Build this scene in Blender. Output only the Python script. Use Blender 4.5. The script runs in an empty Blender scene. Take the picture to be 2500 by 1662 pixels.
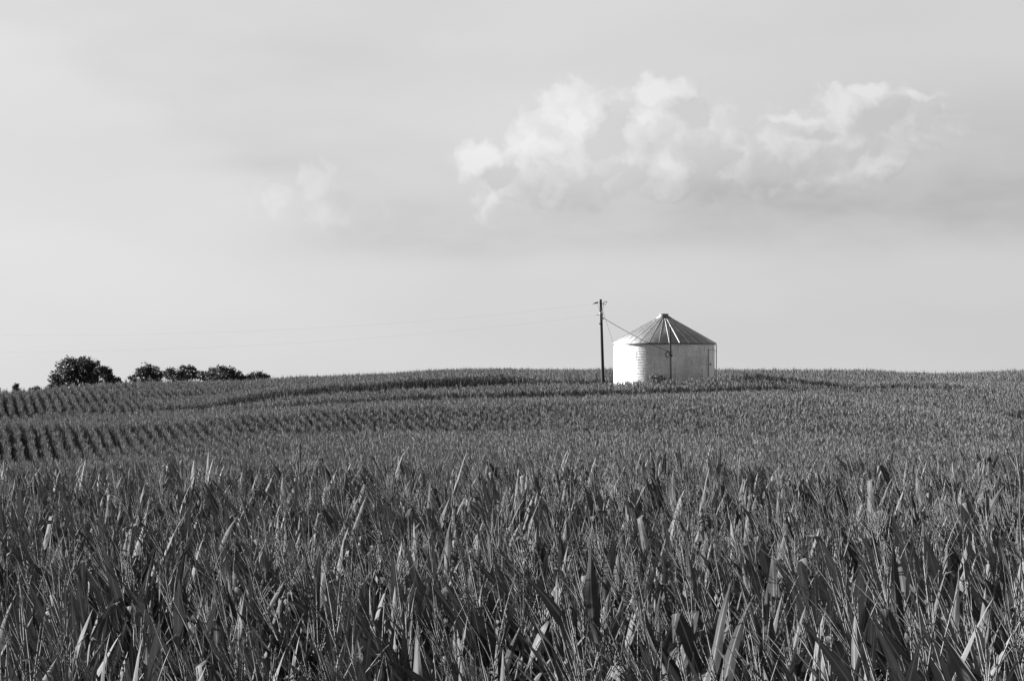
import bpy, math, random
import numpy as np
from mathutils import Vector, Matrix

# ------------------------------------------------------------------ camera, sky, sun, exposure
S = bpy.context.scene
COL = S.collection
F = 5297.0                 # focal length in source pixels (2500 wide)
HOR = 880.0                # source row of the eye level
CAMZ = 3.9                 # eye height above the foreground soil
R = math.radians

cam = bpy.data.cameras.new('camera')
cam.sensor_width = 36.0
cam.lens = 36.0 * F / 2500.0
cam.clip_start = 0.1
cam.clip_end = 20000
camo = bpy.data.objects.new('camera', cam)
COL.objects.link(camo)
camo.location = (0, 0, CAMZ)
camo.rotation_euler = (R(90) + math.atan((HOR - 831) / F), 0, 0)
S.camera = camo

SUN_AZ = R(-65)            # from +Y, negative = towards -X
SUN_EL = R(20)
sd = Vector((math.sin(SUN_AZ) * math.cos(SUN_EL), math.cos(SUN_AZ) * math.cos(SUN_EL), math.sin(SUN_EL)))
sun = bpy.data.lights.new('sun', 'SUN')
sun.energy = 4.9
sun.angle = R(0.5)
sun.color = (1, 1, 1)      # black-and-white photograph
suno = bpy.data.objects.new('sun', sun)
COL.objects.link(suno)
suno.rotation_euler = sd.to_track_quat('Z', 'Y').to_euler()

S.view_settings.view_transform = 'Standard'
S.view_settings.look = 'None'
S.view_settings.gamma = 1.0
S.view_settings.exposure = 1.95

W = bpy.data.worlds.new('World')
S.world = W
W.use_nodes = True


class NT:
    """small helper to write node trees"""
    def __init__(self, tree):
        self.t = tree
        self.t.nodes.clear()

    def n(self, typ, **kw):
        nd = self.t.nodes.new(typ)
        for k, v in kw.items():
            setattr(nd, k, v)
        return nd

    def put(self, sock, v):
        if isinstance(v, bpy.types.NodeSocket):
            self.t.links.new(v, sock)
        elif v is not None:
            sock.default_value = v

    def m(self, op, a, b=None, c=None, clamp=False):
        nd = self.n('ShaderNodeMath', operation=op, use_clamp=clamp)
        self.put(nd.inputs[0], a)
        if b is not None: self.put(nd.inputs[1], b)
        if c is not None: self.put(nd.inputs[2], c)
        return nd.outputs[0]

    def v(self, op, a, b=None, c=None):
        nd = self.n('ShaderNodeVectorMath', operation=op)
        self.put(nd.inputs[0], a)
        if b is not None: self.put(nd.inputs[1], b)
        if c is not None: self.put(nd.inputs[2], c)
        return nd.outputs['Value'] if op in ('DOT_PRODUCT', 'LENGTH') else nd.outputs[0]

    def smooth(self, x, lo, hi, a=0.0, b=1.0):
        nd = self.n('ShaderNodeMapRange', interpolation_type='SMOOTHSTEP')
        self.put(nd.inputs[0], x)
        for i, q in enumerate((lo, hi, a, b)):
            self.put(nd.inputs[1 + i], q)
        return nd.outputs[0]

    def noise(self, vec, scale, detail=4, rough=0.55, out=0):
        nd = self.n('ShaderNodeTexNoise')
        if vec is not None: self.put(nd.inputs['Vector'], vec)
        nd.inputs['Scale'].default_value = scale
        nd.inputs['Detail'].default_value = detail
        nd.inputs['Roughness'].default_value = rough
        return nd.outputs[out]

    def comb(self, x, y, z):
        nd = self.n('ShaderNodeCombineXYZ')
        for i, q in enumerate((x, y, z)): self.put(nd.inputs[i], q)
        return nd.outputs[0]

    def mix(self, f, a, b):
        nd = self.n('ShaderNodeMix', data_type='FLOAT')
        self.put(nd.inputs[0], f); self.put(nd.inputs[2], a); self.put(nd.inputs[3], b)
        return nd.outputs[0]


def build_world():
    N = NT(W.node_tree)
    tc = N.n('ShaderNodeTexCoord')
    sep = N.n('ShaderNodeSeparateXYZ')
    N.put(sep.inputs[0], tc.outputs['Generated'])
    x, y, z = sep.outputs
    zc = N.m('MAXIMUM', z, 0.015)
    sky = N.n('ShaderNodeTexSky', sky_type='NISHITA', sun_disc=False)
    sky.sun_elevation = SUN_EL
    sky.sun_rotation = SUN_AZ
    sky.dust_density = 2.0
    sky.air_density = 1.0
    N.put(sky.inputs[0], N.comb(x, y, zc))
    # black-and-white film behind an orange filter: mostly the red part of the sky's light
    srgb = N.n('ShaderNodeSeparateColor')
    N.put(srgb.inputs[0], sky.outputs[0])
    bw = N.m('ADD', N.m('MULTIPLY', srgb.outputs[0], 0.8), N.m('MULTIPLY', srgb.outputs[1], 0.2))
    # azimuth / elevation of the direction, as small-angle coordinates
    az = N.m('ARCTAN2', x, y)
    el = N.m('ARCSINE', z)
    p = N.comb(az, el, 0.0)
    bw = N.m('MULTIPLY', bw, N.smooth(el, 0.1, 0.5, 0.85, 0.75))
    # thin veil of high haze, thicker near the horizon
    veil = N.smooth(el, 0.165, 0.38, 0.90, 0.0)
    streak = N.noise(N.v('MULTIPLY', p, (5.0, 16.0, 1.0)), 1.0, 3, 0.5)
    base = N.mix(veil, bw, SKY_VEIL)
    # a little brighter towards the sun
    cs = N.v('DOT_PRODUCT', tc.outputs['Generated'], tuple(sd))
    base = N.m('MULTIPLY', base, N.smooth(cs, -0.3, 0.7, 0.82, 1.06))
    base = N.m('MULTIPLY', base, N.smooth(streak, 0.3, 0.7, 0.965, 1.03))
    # cumulus: lobes given as (azimuth, elevation) in source-picture angles, size, weight
    k = 2500.0 / 2359.0
    lobes = [(1105, 375, 52, 44, .95), (1135, 455, 40, 60, .55), (1165, 350, 40, 30, .6), (1240, 345, 58, 52, .9), (1335, 285, 80, 82, 1.1),
             (1345, 238, 34, 30, .8), (1300, 385, 105, 72, 1.0), (1400, 330, 80, 90, .6), (1530, 232, 66, 48, 1.1), (1490, 275, 55, 50, .8), (1560, 330, 70, 70, .7),
             (1555, 400, 78, 55, 1.0), (1690, 330, 85, 55, .6), (1740, 370, 110, 60, .55), (1950, 256, 85, 42, .95), (2000, 228, 42, 20, .8),
             (1840, 284, 100, 17, .72), (2105, 234, 55, 13, .7), (2022, 385, 46, 44, .82), (1990, 310, 210, 85, .55), (1850, 400, 260, 60, .45), (1600, 430, 300, 50, .45), (1450, 330, 90, 110, .6), (1640, 300, 60, 60, .55),
             (735, 425, 54, 54, .58), (765, 490, 95, 38, .58), (650, 470, 100, 40, .45), (2160, 330, 100, 60, .25)]
    lobes += [(1290, 370, 150, 95, .85), (1400, 360, 170, 90, .75), (1560, 335, 120, 105, .8), (1720, 350, 170, 70, .6), (1880, 340, 190, 62, .5), (1165, 400, 75, 75, .7), (1960, 270, 110, 40, .5)]
    lob = []
    for (cx, cy, rx, ry, w) in lobes:
        a = math.atan((cx * k - 1250) / F); e = (HOR - cy * k) / F
        lob.append((a, e, rx * 1.42 * k / F, ry * 1.42 * k / F, w))
    wn = N.n('ShaderNodeTexNoise'); N.put(wn.inputs['Vector'], p)
    wn.inputs['Scale'].default_value = 60.0; wn.inputs['Detail'].default_value = 3.0; wn.inputs['Roughness'].default_value = 0.6
    warp = N.v('MULTIPLY', N.v('SUBTRACT', wn.outputs['Color'], (0.5, 0.5, 0.5)), (0.022, 0.018, 0.0))

    def field(q):
        q2 = N.v('ADD', q, warp)
        f = None
        for (a, e, rx, ry, w) in lob:
            d = N.v('MULTIPLY_ADD', q2, (1 / rx, 1 / ry, 0), (-a / rx, -e / ry, 0))
            g = N.m('EXPONENT', N.m('MULTIPLY', N.v('DOT_PRODUCT', d, d), -1.6))
            f = N.m('MULTIPLY', g, w) if f is None else N.m('SMOOTH_MAX', f, N.m('MULTIPLY', g, w), 0.12)
        det = N.noise(q, 120.0, 4, 0.6)
        vo = N.n('ShaderNodeTexVoronoi', feature='SMOOTH_F1', voronoi_dimensions='2D')
        N.put(vo.inputs['Vector'], q2)
        vo.inputs['Scale'].default_value = 85.0
        vo.inputs['Detail'].default_value = 1.0
        vo.inputs['Smoothness'].default_value = 0.35
        dd = N.m('ADD', N.m('MULTIPLY', N.m('SUBTRACT', 0.45, vo.outputs['Distance']), 0.34), N.m('MULTIPLY', N.m('SUBTRACT', det, 0.5), 0.26))
        return N.m('MULTIPLY_ADD', dd, N.m('MULTIPLY', f, 4.0, clamp=True), f)
    f0 = field(p)
    f1 = field(N.v('ADD', p, (-0.010, 0.007, 0.0)))
    dens = N.smooth(f0, 0.10, 0.38)
    lit = N.m('MULTIPLY_ADD', N.m('SUBTRACT', f0, f1), 1.4, 0.25, clamp=True)
    cl = N.m('MULTIPLY', dens, N.m('MULTIPLY_ADD', lit, 0.27, -0.05))
    cl = N.m('MULTIPLY', cl, N.smooth(az, -0.08, -0.03, 0.55, 1.0))
    # grey flat cloud base stretching under the cumulus to the right, and a faint band to the left
    lown = N.noise(N.v('MULTIPLY', p, (14.0, 40.0, 1.0)), 1.0, 4, 0.5)

    def band(cx, cy, rx, ry, amp):
        a = math.atan((cx * k - 1250) / F); e = (HOR - cy * k) / F
        q2 = N.v('MULTIPLY_ADD', p, (F / (rx * k), F / (ry * k), 0), (-a * F / (rx * k), -e * F / (ry * k), 0))
        g = N.m('EXPONENT', N.m('MULTIPLY', N.v('DOT_PRODUCT', q2, q2), -1.0))
        return N.m('MULTIPLY', g, amp)
    grey = band(1850, 480, 820, 95, 0.21)
    for b in ((1050, 560, 420, 36, 0.10), (2200, 380, 380, 190, 0.10), (620, 385, 220, 24, 0.035), (330, 330, 200, 30, 0.02)):
        grey = N.m('ADD', grey, band(*b))
    # long soft edge of a thin cloud sheet, falling from the upper left to the middle
    ln = N.m('ADD', N.m('MULTIPLY', az, 0.52), el)
    ln = N.m('ADD', ln, N.m('MULTIPLY', N.m('SUBTRACT', lown, 0.5), 0.03))
    grey = N.m('ADD', grey, N.m('MULTIPLY', N.smooth(ln, 0.014, 0.040, 0.0, 0.055), N.smooth(az, -0.08, 0.02, 1.0, 0.0)))
    grey = N.m('MULTIPLY', grey, N.smooth(lown, 0.3, 0.7, 0.6, 1.25))
    tot = N.m('MULTIPLY', base, N.m('ADD', N.m('SUBTRACT', 1.0, grey), cl))
    bg = N.n('ShaderNodeBackground')
    N.put(bg.inputs[0], tot)
    bg.inputs[1].default_value = SKY_STRENGTH
    out = N.n('ShaderNodeOutputWorld')
    N.put(out.inputs[0], bg.outputs[0])


SKY_STRENGTH = 0.05
SKY_VEIL = 3.6
build_world()

# ------------------------------------------------------------------ helpers
rng = np.random.default_rng(7)
random.seed(7)


def mat(name, build):
    m = bpy.data.materials.new(name)
    m.use_nodes = True
    build(NT(m.node_tree))
    return m


def principled(N, col, rough=0.6, metal=0.0, spec=0.4, normal=None):
    b = N.n('ShaderNodeBsdfPrincipled')
    if isinstance(col, (int, float)): col = (col, col, col, 1)
    N.put(b.inputs['Base Color'], col)
    N.put(b.inputs['Roughness'], rough)
    N.put(b.inputs['Metallic'], metal)
    N.put(b.inputs['Specular IOR Level'], spec)
    if normal is not None: N.put(b.inputs['Normal'], normal)
    return b


def finish(N, shader):
    o = N.n('ShaderNodeOutputMaterial')
    N.put(o.inputs[0], shader)


def obj_noise(N, scale, detail=4, rough=0.55, stretch=None):
    tc = N.n('ShaderNodeTexCoord')
    vec = tc.outputs['Object']
    if stretch: vec = N.v('MULTIPLY', vec, stretch)
    return N.noise(vec, scale, detail, rough)


def simple(lo, hi, scale, rough=0.7, metal=0.0, spec=0.3, stretch=None):
    def b(N):
        c = N.smooth(obj_noise(N, scale, 5, 0.6, stretch), 0.3, 0.7, lo, hi)
        finish(N, principled(N, c, rough, metal, spec).outputs[0])
    return b


def leaf_mat(lo, hi, rib, trans, spec=0.5, rough=0.42):
    def b(N):
        uv = N.n('ShaderNodeUVMap')
        sep = N.n('ShaderNodeSeparateXYZ'); N.put(sep.inputs[0], uv.outputs[0])
        u = N.m('ABSOLUTE', N.m('SUBTRACT', sep.outputs[0], 0.5))
        ribm = N.smooth(u, 0.035, 0.075, 1.0, 0.0)
        vein = N.m('SINE', N.m('MULTIPLY', sep.outputs[0], 95.0))
        oi = N.n('ShaderNodeObjectInfo')
        n1 = obj_noise(N, 9.0, 4, 0.6)
        tone = N.m('ADD', N.m('MULTIPLY', n1, 0.6), N.m('MULTIPLY', oi.outputs['Random'], 0.4))
        c = N.smooth(tone, 0.25, 0.75, lo, hi)
        c = N.m('MULTIPLY', c, N.m('MULTIPLY_ADD', vein, 0.10, 1.0))
        tip = N.smooth(sep.outputs[1], 0.8, 1.0, 1.0, 1.5)
        c = N.m('MULTIPLY', c, tip)
        c = N.mix(ribm, c, rib)
        p = principled(N, c, rough, 0.0, spec)
        t = N.n('ShaderNodeBsdfTranslucent'); N.put(t.inputs[0], N.m('MULTIPLY', c, 1.3))
        mx = N.n('ShaderNodeMixShader'); mx.inputs[0].default_value = trans
        N.put(mx.inputs[1], p.outputs[0]); N.put(mx.inputs[2], t.outputs[0])
        finish(N, mx.outputs[0])
    return b


M_LEAF = mat('corn_leaf', leaf_mat(0.040, 0.105, 0.15, 0.05, 0.05, 0.65))
M_DRY = mat('dry_corn_leaf', leaf_mat(0.10, 0.17, 0.18, 0.3, 0.05, 0.8))
M_STALK = mat('corn_stalk', simple(0.08, 0.15, 6.0, 0.7, 0, 0.1))
M_TASSEL = mat('corn_tassel', simple(0.10, 0.19, 14.0, 0.9, 0, 0.0))
M_FLEAF = mat('far_corn_leaf', leaf_mat(0.055, 0.09, 0.11, 0.06, 0.05, 0.65))
M_FTASSEL = mat('far_corn_tassel', simple(0.19, 0.29, 14.0, 0.9, 0, 0.0))


def soil(N):
    tc = N.n('ShaderNodeTexCoord')
    n1 = N.noise(tc.outputs['Object'], 1.7, 8, 0.65)
    n2 = N.noise(tc.outputs['Object'], 0.05, 4, 0.5)
    c = N.m('MULTIPLY', N.smooth(n1, 0.3, 0.7, 0.02, 0.045), N.smooth(n2, 0.3, 0.7, 0.8, 1.2))
    bp = N.n('ShaderNodeBump'); N.put(bp.inputs['Height'], n1); bp.inputs['Strength'].default_value = 0.6
    finish(N, principled(N, c, 1.0, 0, 0.0, bp.outputs[0]).outputs[0])


M_SOIL = mat('soil', soil)


class MB:
    def __init__(self):
        self.v = []; self.f = []; self.uv = []; self.mi = []; self.sm = []

    def quad_strip(self, rings, closed=False, mi=0, uv=None, smooth=True):
        """rings: list of lists of points, all the same length"""
        b = len(self.v); n = len(rings[0])
        for r in rings: self.v.extend([tuple(p) for p in r])
        m = n if closed else n - 1
        L = len(rings)
        for i in range(L - 1):
            for j in range(m):
                j2 = (j + 1) % n
                self.f.append((b + i * n + j, b + i * n + j2, b + (i + 1) * n + j2, b + (i + 1) * n + j))
                u0, u1 = j / m, (j + 1) / m
                v0, v1 = i / (L - 1), (i + 1) / (L - 1)
                self.uv.append(((u0, v0), (u1, v0), (u1, v1), (u0, v1)))
                self.mi.append(mi); self.sm.append(smooth)

    def poly(self, pts, mi=0, smooth=False):
        b = len(self.v)
        self.v.extend([tuple(p) for p in pts])
        self.f.append(tuple(range(b, b + len(pts))))
        self.uv.append(tuple((0.2, 0.5) for _ in pts)); self.mi.append(mi); self.sm.append(smooth)

    def tube(self, pts, rad, n=6, mi=0, caps=True):
        pts = [Vector(p) for p in pts]
        rad = rad if isinstance(rad, (list, tuple)) else [rad] * len(pts)
        rings = []
        for i, p in enumerate(pts):
            t = (pts[min(i + 1, len(pts) - 1)] - pts[max(i - 1, 0)]).normalized()
            a = t.cross(Vector((0.31, 0.92, 0.13)) if abs(t.z) > 0.9 else Vector((0, 0, 1))).normalized()
            c = t.cross(a)
            rings.append([p + (a * math.cos(q) + c * math.sin(q)) * rad[i] for q in [2 * math.pi * k / n for k in range(n)]])
        self.quad_strip(rings, True, mi)
        if caps and n > 3:
            self.poly(rings[0][::-1], mi); self.poly(rings[-1], mi)

    def lathe(self, prof, n=48, mi=0, a0=0.0, a1=2 * math.pi, smooth=True, c=(0, 0, 0)):
        full = abs(a1 - a0 - 2 * math.pi) < 1e-6
        k = n if full else n + 1
        rings = [[(c[0] + r * math.sin(a0 + (a1 - a0) * j / n), c[1] - r * math.cos(a0 + (a1 - a0) * j / n), c[2] + z) for j in range(k)] for (r, z) in prof]
        self.quad_strip(rings, full, mi, smooth=smooth)

    def box(self, c, s, mi=0, rot=None):
        c = Vector(c); hx, hy, hz = s[0] / 2, s[1] / 2, s[2] / 2
        P = [Vector((i * hx, j * hy, k * hz)) for k in (-1, 1) for j in (-1, 1) for i in (-1, 1)]
        if rot is not None: P = [rot @ p for p in P]
        P = [p + c for p in P]
        for q in ((0, 2, 3, 1), (4, 5, 7, 6), (0, 1, 5, 4), (2, 6, 7, 3), (0, 4, 6, 2), (1, 3, 7, 5)):
            self.poly([P[i] for i in q], mi)

    def mesh(self, name, mats):
        me = bpy.data.meshes.new(name)
        me.from_pydata(self.v, [], self.f)
        ul = me.uv_layers.new(name='UVMap')
        ul.data.foreach_set('uv', np.array([c for f in self.uv for p in f for c in p], dtype=np.float32))
        me.polygons.foreach_set('material_index', np.array(self.mi, dtype=np.int32))
        me.polygons.foreach_set('use_smooth', np.array(self.sm, dtype=bool))
        for m in (mats if isinstance(mats, (list, tuple)) else [mats]): me.materials.append(m)
        me.update()
        return me

    def obj(self, name, mats, parent=None):
        o = bpy.data.objects.new(name, self.mesh(name, mats))
        COL.objects.link(o)
        if parent: o.parent = parent
        return o

    def add(self, other, mi=None):
        b = len(self.v)
        self.v += other.v
        self.f += [tuple(i + b for i in f) for f in other.f]
        self.uv += other.uv; self.sm += other.sm
        self.mi += other.mi if mi is None else [mi] * len(other.f)


def empty(name, loc, label, cat, group=None, rz=0.0):
    o = bpy.data.objects.new(name, None)
    COL.objects.link(o)
    o.location = loc; o.rotation_euler = (0, 0, rz); o.empty_display_size = 0.3
    o['label'] = label; o['category'] = cat
    if group: o['group'] = group
    return o


def tag(o, label=None, cat=None, group=None, kind=None):
    for k, v in (('label', label), ('category', cat), ('group', group), ('kind', kind)):
        if v: o[k] = v
    return o


def at(px, py, d):
    """point at depth d that stands at source pixel (px, py)"""
    return Vector(((px - 1250) / F * d, d, CAMZ - (py - HOR) / F * d))


# ------------------------------------------------------------------ the land (top of the crop, then soil 2.15 m below)
CORN_H = 2.15
# each curve across the land: px -> (distance, height of the crop as an angle row)
CUR = [
    ([0, 2500], [108, 108], [1146, 1146]),
    ([0, 250, 500, 1000, 1500, 2000, 2500], [122, 121, 120, 119, 118, 118, 118], [1130, 1120, 1112, 1102, 1106, 1110, 1115]),
    ([0, 250, 500, 650, 800, 1000, 1250, 1500, 2000, 2500], [126, 128, 134, 138, 141, 145, 146, 142, 136, 132], [1108, 1092, 1068, 1058, 1055, 1053, 1053, 1056, 1068, 1078]),
    ([0, 250, 430, 600, 800, 1000, 1200, 1500, 1750, 2000, 2200, 2350, 2500], [135, 137, 141, 146, 151, 156, 160, 164, 165, 162, 155, 150, 146],
     [1045, 1037, 1030, 1014, 1001, 993, 988, 977, 972, 975, 1000, 1018, 1034]),
    # terrace with short row ends: foot, then top
    ([0, 250, 500, 650, 800, 1000, 1250, 1500, 1750, 1900, 2000, 2150, 2300, 2420, 2500], [150, 154, 158, 163, 168, 173, 177, 180, 183, 185, 182, 175, 168, 162, 160],
     [1030, 1024, 1012, 999, 989, 981, 973, 965, 960, 953, 963, 985, 999, 1013, 1026]),
    ([0, 250, 500, 650, 800, 1000, 1250, 1500, 1750, 1900, 2000, 2150, 2300, 2420, 2500], [151.5, 155.5, 159.5, 165, 170, 175.5, 179.5, 182, 184.8, 186.8, 183.5, 176.5, 169.5, 163.6, 161.7],
     [1029, 1023, 1008, 986, 975, 965, 955, 950, 946, 942, 960, 981, 994, 1004, 1004]),
    # far edge of the strip in front of the lane
    ([0, 250, 500, 650, 800, 1000, 1250, 1500, 1620, 1750, 1900, 2000, 2110, 2230, 2360, 2450, 2500], [165, 167, 169, 174, 179, 185, 189, 191, 191, 192, 196, 194, 192, 191, 189, 186, 184],
     [1017, 1010, 1000, 977, 961, 949, 942, 934, 928, 921, 919, 935, 951, 950, 949, 955, 960]),
    # first rows beyond the lane
    ([0, 250, 500, 650, 800, 1000, 1250, 1400, 1500, 1750, 1830, 1900, 2000, 2110, 2230, 2360, 2450, 2500], [171, 173, 175, 182, 189, 198, 208, 215, 218, 218, 212, 203, 196, 194, 193, 191, 188, 186],
     [1012, 1003, 986, 956, 940, 925, 911, 909, 908, 906, 907, 914, 933, 939, 936, 939, 953, 959]),
    # higher terrace on the left
    ([0, 250, 450, 500, 650, 800, 1000, 2500], [182, 188, 194, 198, 203, 207, 212, 212], [966, 967, 968, 967, 950, 938, 926, 935]),
    ([0, 250, 450, 500, 650, 800, 1000, 2500], [184, 190, 196, 200, 205, 209, 214, 214], [964, 961, 956, 955, 944, 935, 924, 934]),
    # skyline
    ([0, 100, 200, 300, 400, 600, 650, 750, 950, 1050, 1150, 1480, 1950, 2060, 2130, 2200, 2300, 2370, 2450, 2500],
     [190, 194, 199, 205, 212, 221, 225, 230, 238, 242, 245, 248, 240, 238, 236, 232, 230, 232, 234, 236],
     [957, 952, 943, 937, 934, 931, 927, 921, 914, 906, 902, 903, 904, 904, 904, 911, 914, 910, 906, 905]),
]
sk = CUR[-1]
CUR.append((sk[0], [d + 14 for d in sk[1]], [v + 9 for v in sk[2]]))
CUR.append(([0, 2500], [330, 330], [986, 975]))
CUR.append(([0, 2500], [700, 700], [998, 998]))
CUR.append(([0, 2500], [3000, 3000], [990, 990]))
NX = len(CUR)


def canopy_rel(px, d):
    """height of the crop top relative to the eye, vectorised; valid for d > 60"""
    px = np.clip(px, -200, 2700)
    D = np.array([np.interp(px, c[0], c[1]) for c in CUR])
    Y = np.array([np.interp(px, c[0], c[2]) for c in CUR])
    D = np.maximum.accumulate(D + np.arange(NX)[:, None] * 1e-3, axis=0)
    Z = -(Y - HOR) / F * D
    out = np.interp(d, [60, 100], [-7.0, -7.0]) * np.ones_like(px)
    out = np.where(d < D[0], -7.0 + (Z[0] + 7.0) * np.clip((d - 98) / (D[0] - 98), 0, 1), out)
    for i in range(NX - 1):
        t = (d - D[i]) / (D[i + 1] - D[i])
        s = (t >= 0) & (t <= 1)
        out = np.where(s, Z[i] + (Z[i + 1] - Z[i]) * np.clip(t, 0, 1), out)
    out = np.where(d > D[-1], Z[-1], out)
    return out


def wob(x, y):
    return (np.sin(x * 0.21 + 1.3 * np.sin(y * 0.11)) * np.sin(y * 0.17 + 0.6) * 0.5 + np.sin(x * 0.53 + y * 0.31) * 0.3 + np.sin(y * 0.71 - x * 0.37 + 2) * 0.2)


def ground_z(X, Y):
    """world height of the soil"""
    scalar = np.ndim(X) == 0
    X = np.atleast_1d(np.asarray(X, float)); Y = np.atleast_1d(np.asarray(Y, float))
    Yc = np.maximum(Y, 60.0)
    far = canopy_rel(X / Yc * F + 1250, Yc) + CAMZ - CORN_H + 0.07 * wob(X, Y)
    near = 0.05 * wob(X * 2, Y * 2) + np.clip(X / np.maximum(np.abs(Y), 9), -0.3, 0.3) * 0.3 + np.clip((X / np.maximum(Y, 9) - 0.13) / 0.12, 0, 1.3) * 0.25 * np.clip((30 - Y) / 14, 0, 1)
    t = np.clip((Y - 33.5) / (62 - 33.5), 0, 1)
    t = t * t * (3 - 2 * t)
    out = near * (1 - t) + far * t
    return float(out[0]) if scalar else out


def build_ground():
    xs = np.concatenate([[-2600, -1500, -900, -500, -300, -200, -140, -110], np.arange(-90, 90.1, 1.2), [110, 140, 200, 300, 500, 900, 1500, 2600]])
    ys = np.concatenate([[-900, -400, -150, -60, -20], np.arange(-8, 100, 2.0), np.arange(100, 262, 0.8), [266, 272, 280, 290, 300, 315, 330, 350, 380, 420, 460, 500, 560, 640, 760, 900, 1200, 1700, 2300, 2990]])
    gx, gy = np.meshgrid(xs, ys)
    gz = ground_z(gx.ravel(), gy.ravel())
    v = np.stack([gx.ravel(), gy.ravel(), gz], 1)
    ny, nx = gx.shape
    idx = np.arange(ny * nx).reshape(ny, nx)
    f = np.stack([idx[:-1, :-1].ravel(), idx[:-1, 1:].ravel(), idx[1:, 1:].ravel(), idx[1:, :-1].ravel()], 1)
    me = bpy.data.meshes.new('ground')
    me.from_pydata(v.tolist(), [], f.tolist())
    me.polygons.foreach_set('use_smooth', np.ones(len(f), bool))
    me.materials.append(M_SOIL)
    o = bpy.data.objects.new('ground', me)
    COL.objects.link(o)
    tag(o, 'rolling farm soil under the corn', kind='structure')


build_ground()

# ------------------------------------------------------------------ grain bin
BIN_D = 200.0
BIN_PX = 1621.0
BX = (BIN_PX - 1250) / F * BIN_D
BIN_R = 123.0 / F * BIN_D
EAVE = CAMZ - (837 - HOR) / F * BIN_D
BIN_Z = float(ground_z(BX, BIN_D)) - 0.05
WALL_H = EAVE - BIN_Z


def galv(lo, hi, rough, metal=0.8):
    def b(N):
        tc = N.n('ShaderNodeTexCoord')
        o = tc.outputs['Object']
        sep = N.n('ShaderNodeSeparateXYZ'); N.put(sep.inputs[0], o)
        th = N.m('ARCTAN2', sep.outputs[0], N.m('MULTIPLY', sep.outputs[1], -1.0))
        # sheet-by-sheet tone: ring number and sheet number
        ring = N.m('FLOOR', N.m('DIVIDE', sep.outputs[2], 0.82))
        sh = N.m('FLOOR', N.m('ADD', N.m('MULTIPLY', th, 10 / (2 * math.pi)), N.m('MULTIPLY', ring, 0.37)))
        wn = N.n('ShaderNodeTexWhiteNoise', noise_dimensions='2D')
        N.put(wn.inputs['Vector'], N.comb(ring, sh, 0.0))
        sp = N.noise(o, 4.0, 6, 0.65)
        run = N.noise(N.v('MULTIPLY', o, (2.2, 2.2, 0.16)), 1.0, 5, 0.6)
        t = N.m('ADD', N.m('MULTIPLY', sp, 0.45), N.m('MULTIPLY', run, 0.4))
        t = N.m('ADD', t, N.m('MULTIPLY', wn.outputs[0], 0.15))
        c = N.smooth(t, 0.32, 0.68, lo, hi)
        r = N.smooth(sp, 0.3, 0.7, rough - 0.05, rough + 0.08)
        finish(N, principled(N, c, r, metal, 0.5).outputs[0])
    return b


M_WALL = mat('galvanised_wall', galv(0.46, 0.74, 0.46, 0.74))
M_ROOF = mat('galvanised_roof', galv(0.48, 0.62, 0.32, 0.85))
M_CAP = mat('cap_metal', galv(0.14, 0.2, 0.55, 0.2))
M_RIB = mat('roof_rib', galv(0.44, 0.54, 0.62, 0.4))
M_TRIM = mat('weathered_trim', simple(0.10, 0.2, 5, 0.5, 0.6, 0.4))
M_DARK = mat('dark_fitting', simple(0.015, 0.04, 8, 0.6, 0, 0.3))
M_SEAM = mat('bolt_seam', simple(0.12, 0.22, 9, 0.6, 0.5, 0.3))
M_FRAME = mat('door_frame_metal', simple(0.30, 0.42, 5, 0.5, 0.5, 0.4))
M_PALE = mat('pale_metal', simple(0.45, 0.6, 5, 0.4, 0.6, 0.4))


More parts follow.
